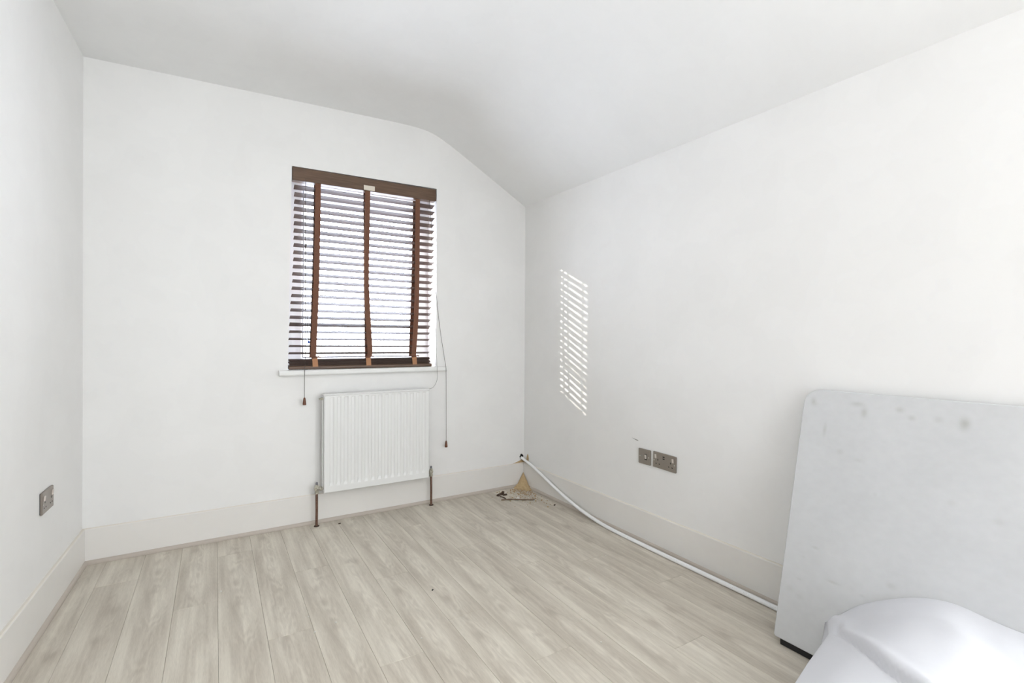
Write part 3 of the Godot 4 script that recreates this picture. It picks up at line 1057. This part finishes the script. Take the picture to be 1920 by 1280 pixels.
# ---------------------------------------------------------------- pipe and corner
func build_pipe_and_corner() -> void:
	var P := [Vector3(-0.048, 0.232, -0.06), Vector3(-0.046, 0.226, 0.0), Vector3(-0.044, 0.195, 0.15), Vector3(-0.041, 0.132, 0.36), Vector3(-0.041, 0.073, 0.57), Vector3(-0.043, 0.030, 0.80), Vector3(-0.046, 0.0115, 1.02), Vector3(-0.044, 0.0112, 1.3), Vector3(-0.034, 0.0112, 1.6), Vector3(-0.018, 0.0112, 2.0), Vector3(-0.008, 0.0112, 2.3), Vector3(0.004, 0.0112, 2.7)]
	var path := curve(P, 90)
	var t := thing("plastic_pipe", "long white plastic pipe running from the corner hole along the skirting", "pipe", Vector3(-0.045, 0, 0.0))
	var loc := PackedVector3Array()
	for p in path: loc.append(p - t.position)
	var st := mb()
	tube(st, loc, 0.0112, 14)
	obj("tube", st, M.plastic, t)
	# faint lettering printed along the pipe: rows of small strokes
	st = mb()
	var rp := RandomNumberGenerator.new()
	rp.seed = 4
	var i := 22
	while i < 82:
		if rp.randf() < 0.4:
			var a := loc[i]
			var d := (loc[i + 1] - a)
			var L := d.length()
			d = d.normalized()
			var side := Vector3(-0.80, 0.60, 0).normalized()
			var up := side.cross(d).normalized()
			var s := 0.0
			while s < L:
				var hh := rp.randf_range(0.0012, 0.0026)
				var ww := rp.randf_range(0.001, 0.0032)
				var c := a + d * s + side * 0.01095
				box(st, c, Vector3(ww, hh, 0.0002), 0.0, Basis(d, up, d.cross(up)))
				s += rp.randf_range(0.004, 0.007)
		i += 1
	obj("printed_marks", st, M.print, t).set_meta("kind", "stuff")
	# ragged hole in the back wall where the pipe comes through
	st = mb()
	var hole := PackedVector2Array()
	for k in 12: hole.append(Vector2(-0.046 + cos(TAU * k / 12) * (0.0165 + 0.003 * sin(k * 2.3)), 0.236 + sin(TAU * k / 12) * (0.021 + 0.003 * cos(k * 1.7))))
	prism(st, hole, 0.0, 0.0008)
	tag(obj("pipe_hole", st, M.black), "small black hole in the wall where the white pipe enters", "hole")
	# chipped paint showing bare plaster above the skirting
	st = mb()
	var nr := Vector3(-1, 0, 0.028).normalized()
	var rx := Transform3D(Basis(nr.cross(Vector3.UP) * -1.0, Vector3.UP, nr), Vector3(xr(0), 0, 0))
	prism(st, PackedVector2Array([Vector2(0.028, 0.19), Vector2(0.062, 0.192), Vector2(0.068, 0.23), Vector2(0.060, 0.258), Vector2(0.048, 0.262), Vector2(0.040, 0.24), Vector2(0.034, 0.215)]), 0.0, 0.0012, rx)
	tag(obj("plaster_patch", st, M.plaster), "upright tan patch of bare plaster just right of the pipe hole", "plaster", "chipped plaster patches in the corner")
	st = mb()
	prism(st, PackedVector2Array([Vector2(-0.13, 0.188), Vector2(-0.022, 0.188), Vector2(-0.022, 0.222), Vector2(-0.04, 0.216), Vector2(-0.062, 0.205), Vector2(-0.095, 0.195)]), 0.0, 0.0012)
	prism(st, PackedVector2Array([Vector2(0.0, 0.188), Vector2(0.075, 0.188), Vector2(0.05, 0.2), Vector2(0.02, 0.214), Vector2(0.0, 0.22)]), 0.0, 0.0012, rx)
	tag(obj("plaster_patch", st, M.plaster), "tan wedge of bare plaster in the corner under the white pipe", "plaster", "chipped plaster patches in the corner")
	# spilled mound of plaster leaning into the corner
	st = mb()
	var apex := Vector3(-0.040, 0.112, 0.018)
	var base := []
	var bp := [Vector2(-0.135, 0.014), Vector2(-0.140, 0.048), Vector2(-0.128, 0.088), Vector2(-0.105, 0.122), Vector2(-0.080, 0.145), Vector2(-0.055, 0.158), Vector2(-0.032, 0.150)]
	for q in bp: base.append(Vector3(q.x, 0.0006, q.y))
	var mid := []
	for k in bp.size(): mid.append(base[k].lerp(apex, 0.42) + Vector3(0.004 * sin(k * 2.1), -0.022, 0.004 * cos(k * 1.3)))
	for k in bp.size() - 1:
		quad(st, base[k], base[k + 1], mid[k + 1], mid[k])
		tri(st, mid[k], mid[k + 1], apex)
	var kb := Vector3(-0.036, 0.0006, 0.015)
	tri(st, base[0], mid[0], kb)
	tri(st, mid[0], apex, kb)
	tri(st, base[-1], kb, mid[-1])
	tri(st, mid[-1], kb, apex)
	for k in bp.size() - 1: tri(st, kb, base[k + 1], base[k])
	tag(obj("plaster_mound", st, M.plaster), "pointed tan mound of crumbled plaster in the floor corner", "plaster")
	# crumbs round it
	st = mb()
	var r2 := RandomNumberGenerator.new()
	r2.seed = 21
	for k in 420:
		var rad := absf(r2.randfn(0.0, 0.13))
		var a := r2.randf_range(0.02, 0.98) * PI * 0.5
		var p := Vector3(-0.055 - cos(a) * rad * 1.15, 0.0, 0.05 + sin(a) * rad * 1.5)
		if p.x < -0.42 or p.z > 0.55 or p.x > -0.045 + 0.028 * p.z: continue
		var sz := r2.randf_range(0.0016, 0.0065)
		box(st, p + Vector3.UP * sz * 0.5, Vector3(sz, sz, sz) * r2.randf_range(0.8, 1.4), 0.0006, Basis.from_euler(Vector3(r2.randf(), r2.randf() * 3, r2.randf())))
	tag(obj("plaster_crumbs", st, M.crumb), "scatter of tan plaster crumbs over the floor corner", "crumbs", "", "stuff")
	st = mb()
	for k in 60:
		var p := Vector3(r2.randf_range(-0.30, -0.06), 0.0, r2.randf_range(0.10, 0.42))
		if k > 42: p = Vector3(r2.randf_range(-2.4, -0.3), 0.0, r2.randf_range(0.15, 1.9))
		if k == 59: p = Vector3(-2.683, 0, 0.07)
		var sz := r2.randf_range(0.0025, 0.0055)
		box(st, p + Vector3.UP * sz * 0.3, Vector3(sz, sz * 0.6, sz * 1.3), 0.0008, Basis(Vector3.UP, r2.randf() * 3))
	tag(obj("paint_flecks", st, M.flake), "tiny white paint flecks strewn across the plank floor", "flecks", "", "stuff")
	# a broken stick, a dark lump and a white flake
	st = mb()
	tube(st, curve([Vector3(-0.366, 0.0045, 0.236), Vector3(-0.30, 0.006, 0.262), Vector3(-0.22, 0.005, 0.312), Vector3(-0.150, 0.0045, 0.352)], 16), 0.004, 7, true, range(17).map(func(k): return 0.0048 + 0.0012 * sin(k * 1.9)))
	var stick := thing("wood_strip", "thin brown strip of wood lying on the floor by the plaster crumbs", "stick", Vector3(-0.26, 0, 0.29))
	var sn := obj("shaft", st, M.stick, stick)
	sn.position = -stick.position
	st = mb()
	tube(st, curve([Vector3(-0.330, 0.006, 0.246), Vector3(-0.338, 0.014, 0.222), Vector3(-0.356, 0.017, 0.196)], 8), 0.0045, 7)
	sn = obj("curled_end", st, M.bark, stick)
	sn.position = -stick.position
	st = mb()
	for e in [[Vector3(-0.322, 0.007, 0.130), Vector3(0.05, 0.012, 0.022), 0.3], [Vector3(-0.292, 0.014, 0.128), Vector3(0.028, 0.022, 0.02), 0.9], [Vector3(-0.285, 0.006, 0.148), Vector3(0.034, 0.010, 0.018), -0.4]]:
		box(st, e[0], e[1], 0.004, Basis.from_euler(Vector3(0.1, e[2], 0.12)))
	tag(obj("dark_lump", st, M.bark), "dark brown lump of debris against the beading in the corner", "debris")
	st = mb()
	box(st, Vector3(-0.248, 0.009, 0.276), Vector3(0.036, 0.006, 0.020), 0.002, Basis.from_euler(Vector3(0.35, 0.6, 0.1)))
	tag(obj("plaster_flake", st, M.flake), "white plaster flake lying on the thin brown stick", "flake")
	st = mb()
	box(st, Vector3(-0.086, 0.004, 0.515), Vector3(0.016, 0.007, 0.010), 0.002, Basis(Vector3.UP, 0.5))
	tag(obj("dark_speck", st, M.bark), "dark brown speck on the floor beside the right beading", "debris")
	st = mb()
	box(st, Vector3(-1.255, 0.003, 1.155), Vector3(0.010, 0.005, 0.006), 0.0015, Basis(Vector3.UP, 0.7))
	tag(obj("dark_speck", st, M.black), "tiny black speck alone in the middle of the plank floor", "debris")
	st = mb()
	box(st, Vector3(-1.478, 0.003, 0.100), Vector3(0.016, 0.005, 0.008), 0.0015, Basis(Vector3.UP, 0.4))
	tag(obj("dark_speck", st, M.bark), "small dark speck on the floor below the radiator", "debris")
	# scuff on the wall above the switch plate
	st = mb()
	var z0 := 1.190
	prism(st, PackedVector2Array([Vector2(z0 - 0.02, 0.594), Vector2(z0 + 0.012, 0.586), Vector2(z0 + 0.032, 0.582), Vector2(z0 + 0.030, 0.588), Vector2(z0 + 0.010, 0.591)]), 0.0, 0.0004, rx)
	tag(obj("wall_scuff", st, M.scuff), "short grey scuff mark on the wall above the square switch", "mark")

# ---------------------------------------------------------------- headboard and bed
func build_bed() -> void:
	var B0 := Vector3(-0.2388, 0.028, 2.1865)
	var e := (Vector3(0.0, 0.985, 2.169) - B0).normalized()      # up along the left edge
	var d := Vector3(0.038, 0, 0.999).normalized()               # along the bottom edge towards the viewer
	e = (e - d * e.dot(d)).normalized()
	var n := e.cross(d).normalized()
	if n.x > 0: n = -n
	var H := 0.986
	var L := 1.20
	var th := 0.022
	var hb := thing("headboard", "large plain grey-white headboard leaning against the right wall", "headboard", B0)
	# outline with rounded top corners; local axes d (x), e (y), n (out)
	var poly := PackedVector2Array([Vector2(0.006, 0), Vector2(L - 0.006, 0), Vector2(L, 0.006)])
	var R := 0.062
	for k in 9: poly.append(Vector2(L - R + cos(PI / 2 * k / 8) * R, H - R + sin(PI / 2 * k / 8) * R))
	for k in 9: poly.append(Vector2(R - sin(PI / 2 * k / 8) * R, H - R + cos(PI / 2 * k / 8) * R))
	poly.append(Vector2(0, 0.006))
	var bs := Basis(d, e, d.cross(e))
	var zs := 1.0 if d.cross(e).dot(n) > 0 else -1.0
	if zs < 0:
		bs = Basis(-d, e, (-d).cross(e))
		for i in poly.size(): poly[i].x = -poly[i].x
	var xf := Transform3D(bs, Vector3.ZERO)
	var st := mb()
	prism(st, poly.duplicate(), -th, -0.0005, xf, 0.003)
	obj("panel", st, M.board_edge, hb)
	# the face sheet, with its own texture coordinates
	st = mb()
	var inner: PackedVector2Array = Geometry2D.offset_polygon(poly, -0.0045)[0]
	var ix := Geometry2D.triangulate_polygon(inner)
	for i in range(0, ix.size(), 3):
		var p := [inner[ix[i]], inner[ix[i + 1]], inner[ix[i + 2]]]
		if (p[1] - p[0]).cross(p[2] - p[0]) < 0: p = [p[0], p[2], p[1]]
		for k in [0, 2, 1]:
			st.set_normal(xf.basis.z)
			st.set_uv(Vector2(absf(p[k].x) / L, 1.0 - p[k].y / H))
			st.add_vertex(xf * Vector3(p[k].x, p[k].y, 0.0))
	var fp := inner.size()
	for i in fp:
		var a := inner[i]
		var b := inner[(i + 1) % fp]
		st.set_uv(Vector2(0.5, 0.5))
		if Geometry2D.is_polygon_clockwise(inner): quad(st, xf * Vector3(b.x, b.y, -0.0005), xf * Vector3(a.x, a.y, -0.0005), xf * Vector3(a.x, a.y, 0), xf * Vector3(b.x, b.y, 0))
		else: quad(st, xf * Vector3(a.x, a.y, -0.0005), xf * Vector3(b.x, b.y, -0.0005), xf * Vector3(b.x, b.y, 0), xf * Vector3(a.x, a.y, 0))
	obj("face", st, M.board, hb)
	# dark foot strip under it
	st = mb()
	box(st, d * (0.02 + 0.5) + Vector3(0.026, -0.0135, 0), Vector3(1.0, 0.027, 0.035), 0.002, Basis(d, Vector3.UP, d.cross(Vector3.UP)))
	obj("foot", st, M.base, hb)
	# duvet spread over the bed
	var sx := [-0.10, -0.20, -0.35, -0.60, -0.80, -1.20, -2.20]
	var sz := [2.335, 2.365, 2.437, 2.500, 2.553, 2.650, 2.90]
	var sh := [0.13, 0.165, 0.205, 0.235, 0.255, 0.28, 0.30]
	var at_x := func(arr: Array, x: float) -> float:
		for i in sx.size() - 1:
			if x >= sx[i + 1]:
				var f: float = clampf((x - sx[i]) / (sx[i + 1] - sx[i]), 0.0, 1.0)
				return lerpf(arr[i], arr[i + 1], f)
		return arr[-1]
	var nz := FastNoiseLite.new()
	nz.seed = 5
	nz.frequency = 2.3
	nz.fractal_octaves = 2
	var front := func(y: float, z: float) -> float:   # x of the headboard's face
		return B0.x + (y - B0.y) * (e.x / e.y) + (z - B0.z) * 0.038
	var height := func(x: float, z: float) -> float:
		var b: float = z - at_x.call(sz, x)
		var h0: float = at_x.call(sh, x)
		var wd := 0.34
		var f := clampf(b / wd, 0.0, 1.0)
		var h: float = h0 + (0.362 - h0) * (1.0 - pow(1.0 - f, 1.9))
		# a diagonal fold running from the corner
		var bc: float = 0.030 + maxf(0.0, -x - 0.37) * 0.66 + maxf(0.0, -x - 0.62) * 0.5
		var k := clampf((-x - 0.27) / 0.08, 0.0, 1.0)
		var dd := b - bc
		h += k * (0.013 * smoothstep(-0.002, 0.022, dd) - 0.010 * exp(-pow((dd + 0.002) / 0.008, 2)) - 0.004)
		var b2 := b - bc - 0.05 - 0.05 * sin(x * 5.0)
		h += k * 0.005 * exp(-pow(b2 / 0.03, 2))
		h += 0.012 * nz.get_noise_2d(x * 1.4 + z * 0.8, z * 1.2) * smoothstep(0.0, 0.1, b)
		h += 0.018 * exp(-(pow((x + 0.235) / 0.022, 2) + pow((b - 0.018) / 0.02, 2)))
		var far := 3.30 - z
		h -= 0.22 * pow(1.0 - clampf(far / 0.12, 0.0, 1.0), 2)
		return h
	var nu := 110
	var nv := 90
	var grid := []
	var P := func(u: float, v: float) -> Vector3:
		var x0 := -0.17
		var x := x0 - u * u * 0.5 - u * 1.25
		var zs0: float = at_x.call(sz, x)
		var z := lerpf(zs0, 3.30, v * (0.55 + 0.45 * v))
		var y: float = height.call(x, z)
		if u == 0.0: x = front.call(y, z) - 0.0015
		return Vector3(x, y, z)
	for i in nu + 1:
		var row := []
		for j in nv + 1: row.append(P.call(float(i) / nu, float(j) / nv))
		grid.append(row)
	# skirts: down the far side, the near side, the foot and the head
	var full := []
	for i in nu + 1:
		var row: Array = grid[i]
		var a: Vector3 = row[0]
		var z: Vector3 = row[-1]
		var pre := [Vector3(a.x, 0.012, a.z + 0.02), Vector3(a.x, a.y * 0.4, a.z + 0.004), Vector3(a.x, a.y - 0.02, a.z - 0.003), Vector3(a.x, a.y - 0.006, a.z - 0.0015)]
		var post := [Vector3(z.x, z.y - 0.02, z.z + 0.006), Vector3(z.x, z.y * 0.4, z.z + 0.004), Vector3(z.x, 0.012, z.z)]
		full.append(pre + row + post)
	var foot := []
	for q in full[-1]: foot.append(Vector3(q.x - 0.01, minf(q.y, 0.012 + q.y * 0.3), q.z))
	var foot2 := []
	for q in full[-1]: foot2.append(Vector3(q.x - 0.006, 0.012, q.z))
	full.append(foot)
	full.append(foot2)
	var head := []
	for q in full[0]: head.append(Vector3(minf(q.x, front.call(0.012, q.z) - 0.004), 0.012, q.z))
	full.push_front(head)
	var nn := []
	for i in full.size():
		var row := []
		for j in full[i].size():
			var du: Vector3 = full[mini(i + 1, full.size() - 1)][j] - full[maxi(i - 1, 0)][j]
			var dv: Vector3 = full[i][mini(j + 1, full[i].size() - 1)] - full[i][maxi(j - 1, 0)]
			var q := dv.cross(du)
			row.append((q if q.length() > 1e-9 else Vector3.UP).normalized())
		nn.append(row)
	if nn[nu / 2][nv / 2].y < 0:
		for i in nn.size():
			for j in nn[i].size(): nn[i][j] = -nn[i][j]
	nn[1] = nn[2].duplicate()
	st = mb()
	for i in full.size() - 1:
		for j in full[i].size() - 1:
			quad_n(st, [full[i][j], full[i + 1][j], full[i + 1][j + 1], full[i][j + 1]], [nn[i][j], nn[i + 1][j], nn[i + 1][j + 1], nn[i][j + 1]])
	tag(obj("duvet", st, M.duvet), "rumpled white duvet heaped on the bed before the headboard", "duvet")

# ---------------------------------------------------------------- scene
func _ready() -> void:
	rng.seed = 11
	# camera
	var cam := Camera3D.new()
	cam.name = "camera"
	cam.projection = Camera3D.PROJECTION_PERSPECTIVE
	cam.keep_aspect = Camera3D.KEEP_HEIGHT
	cam.fov = rad_to_deg(2.0 * atan(640.0 / 880.7475))
	cam.near = 0.02
	cam.far = 120.0
	var R := Vector3(0.86003585, 0.00457857, 0.51021306)
	var U := Vector3(-0.00259856, 0.99998607, -0.00459348)
	var F := Vector3(0.51022699, -0.00262474, -0.86003577)
	cam.transform = Transform3D(Basis(R, U, -F), Vector3(-2.06548838, 1.18, 3.24396341))
	add_child(cam)
	cam.current = true
	# sky, sun, exposure
	var env := Environment.new()
	env.background_mode = Environment.BG_SKY
	var sm := ProceduralSkyMaterial.new()
	sm.sky_top_color = Color(0.86, 0.90, 0.97)
	sm.sky_horizon_color = Color(0.95, 0.96, 0.98)
	sm.ground_bottom_color = Color(0.75, 0.75, 0.76)
	sm.ground_horizon_color = Color(0.9, 0.9, 0.9)
	sm.sun_angle_max = 2.0
	sm.sky_energy_multiplier = 3.4
	sm.ground_energy_multiplier = 2.9
	var sky := Sky.new()
	sky.sky_material = sm
	env.sky = sky
	env.tonemap_mode = Environment.TONE_MAPPER_LINEAR
	env.tonemap_exposure = 1.025
	env.sdfgi_enabled = true
	env.ssao_enabled = true
	env.ssil_enabled = true
	var we := WorldEnvironment.new()
	we.name = "world_environment"
	we.environment = env
	add_child(we)
	var sun := DirectionalLight3D.new()
	sun.name = "sun"
	sun.light_energy = 2.8
	sun.light_color = Color(1.0, 0.97, 0.93)
	sun.light_angular_distance = 0.6
	sun.shadow_enabled = true
	add_child(sun)
	var sd := Vector3(1.0, -0.303, 0.606).normalized()
	sun.transform = Transform3D(Basis.looking_at(sd, Vector3.UP), Vector3(-4, 5, -6))
	make_materials()
	build_shell()
	build_window()
	build_fill_lamp()
	build_added_wardrobe()
	build_blind()
	build_radiator()
	build_sockets()
	build_pipe_and_corner()
	build_bed()
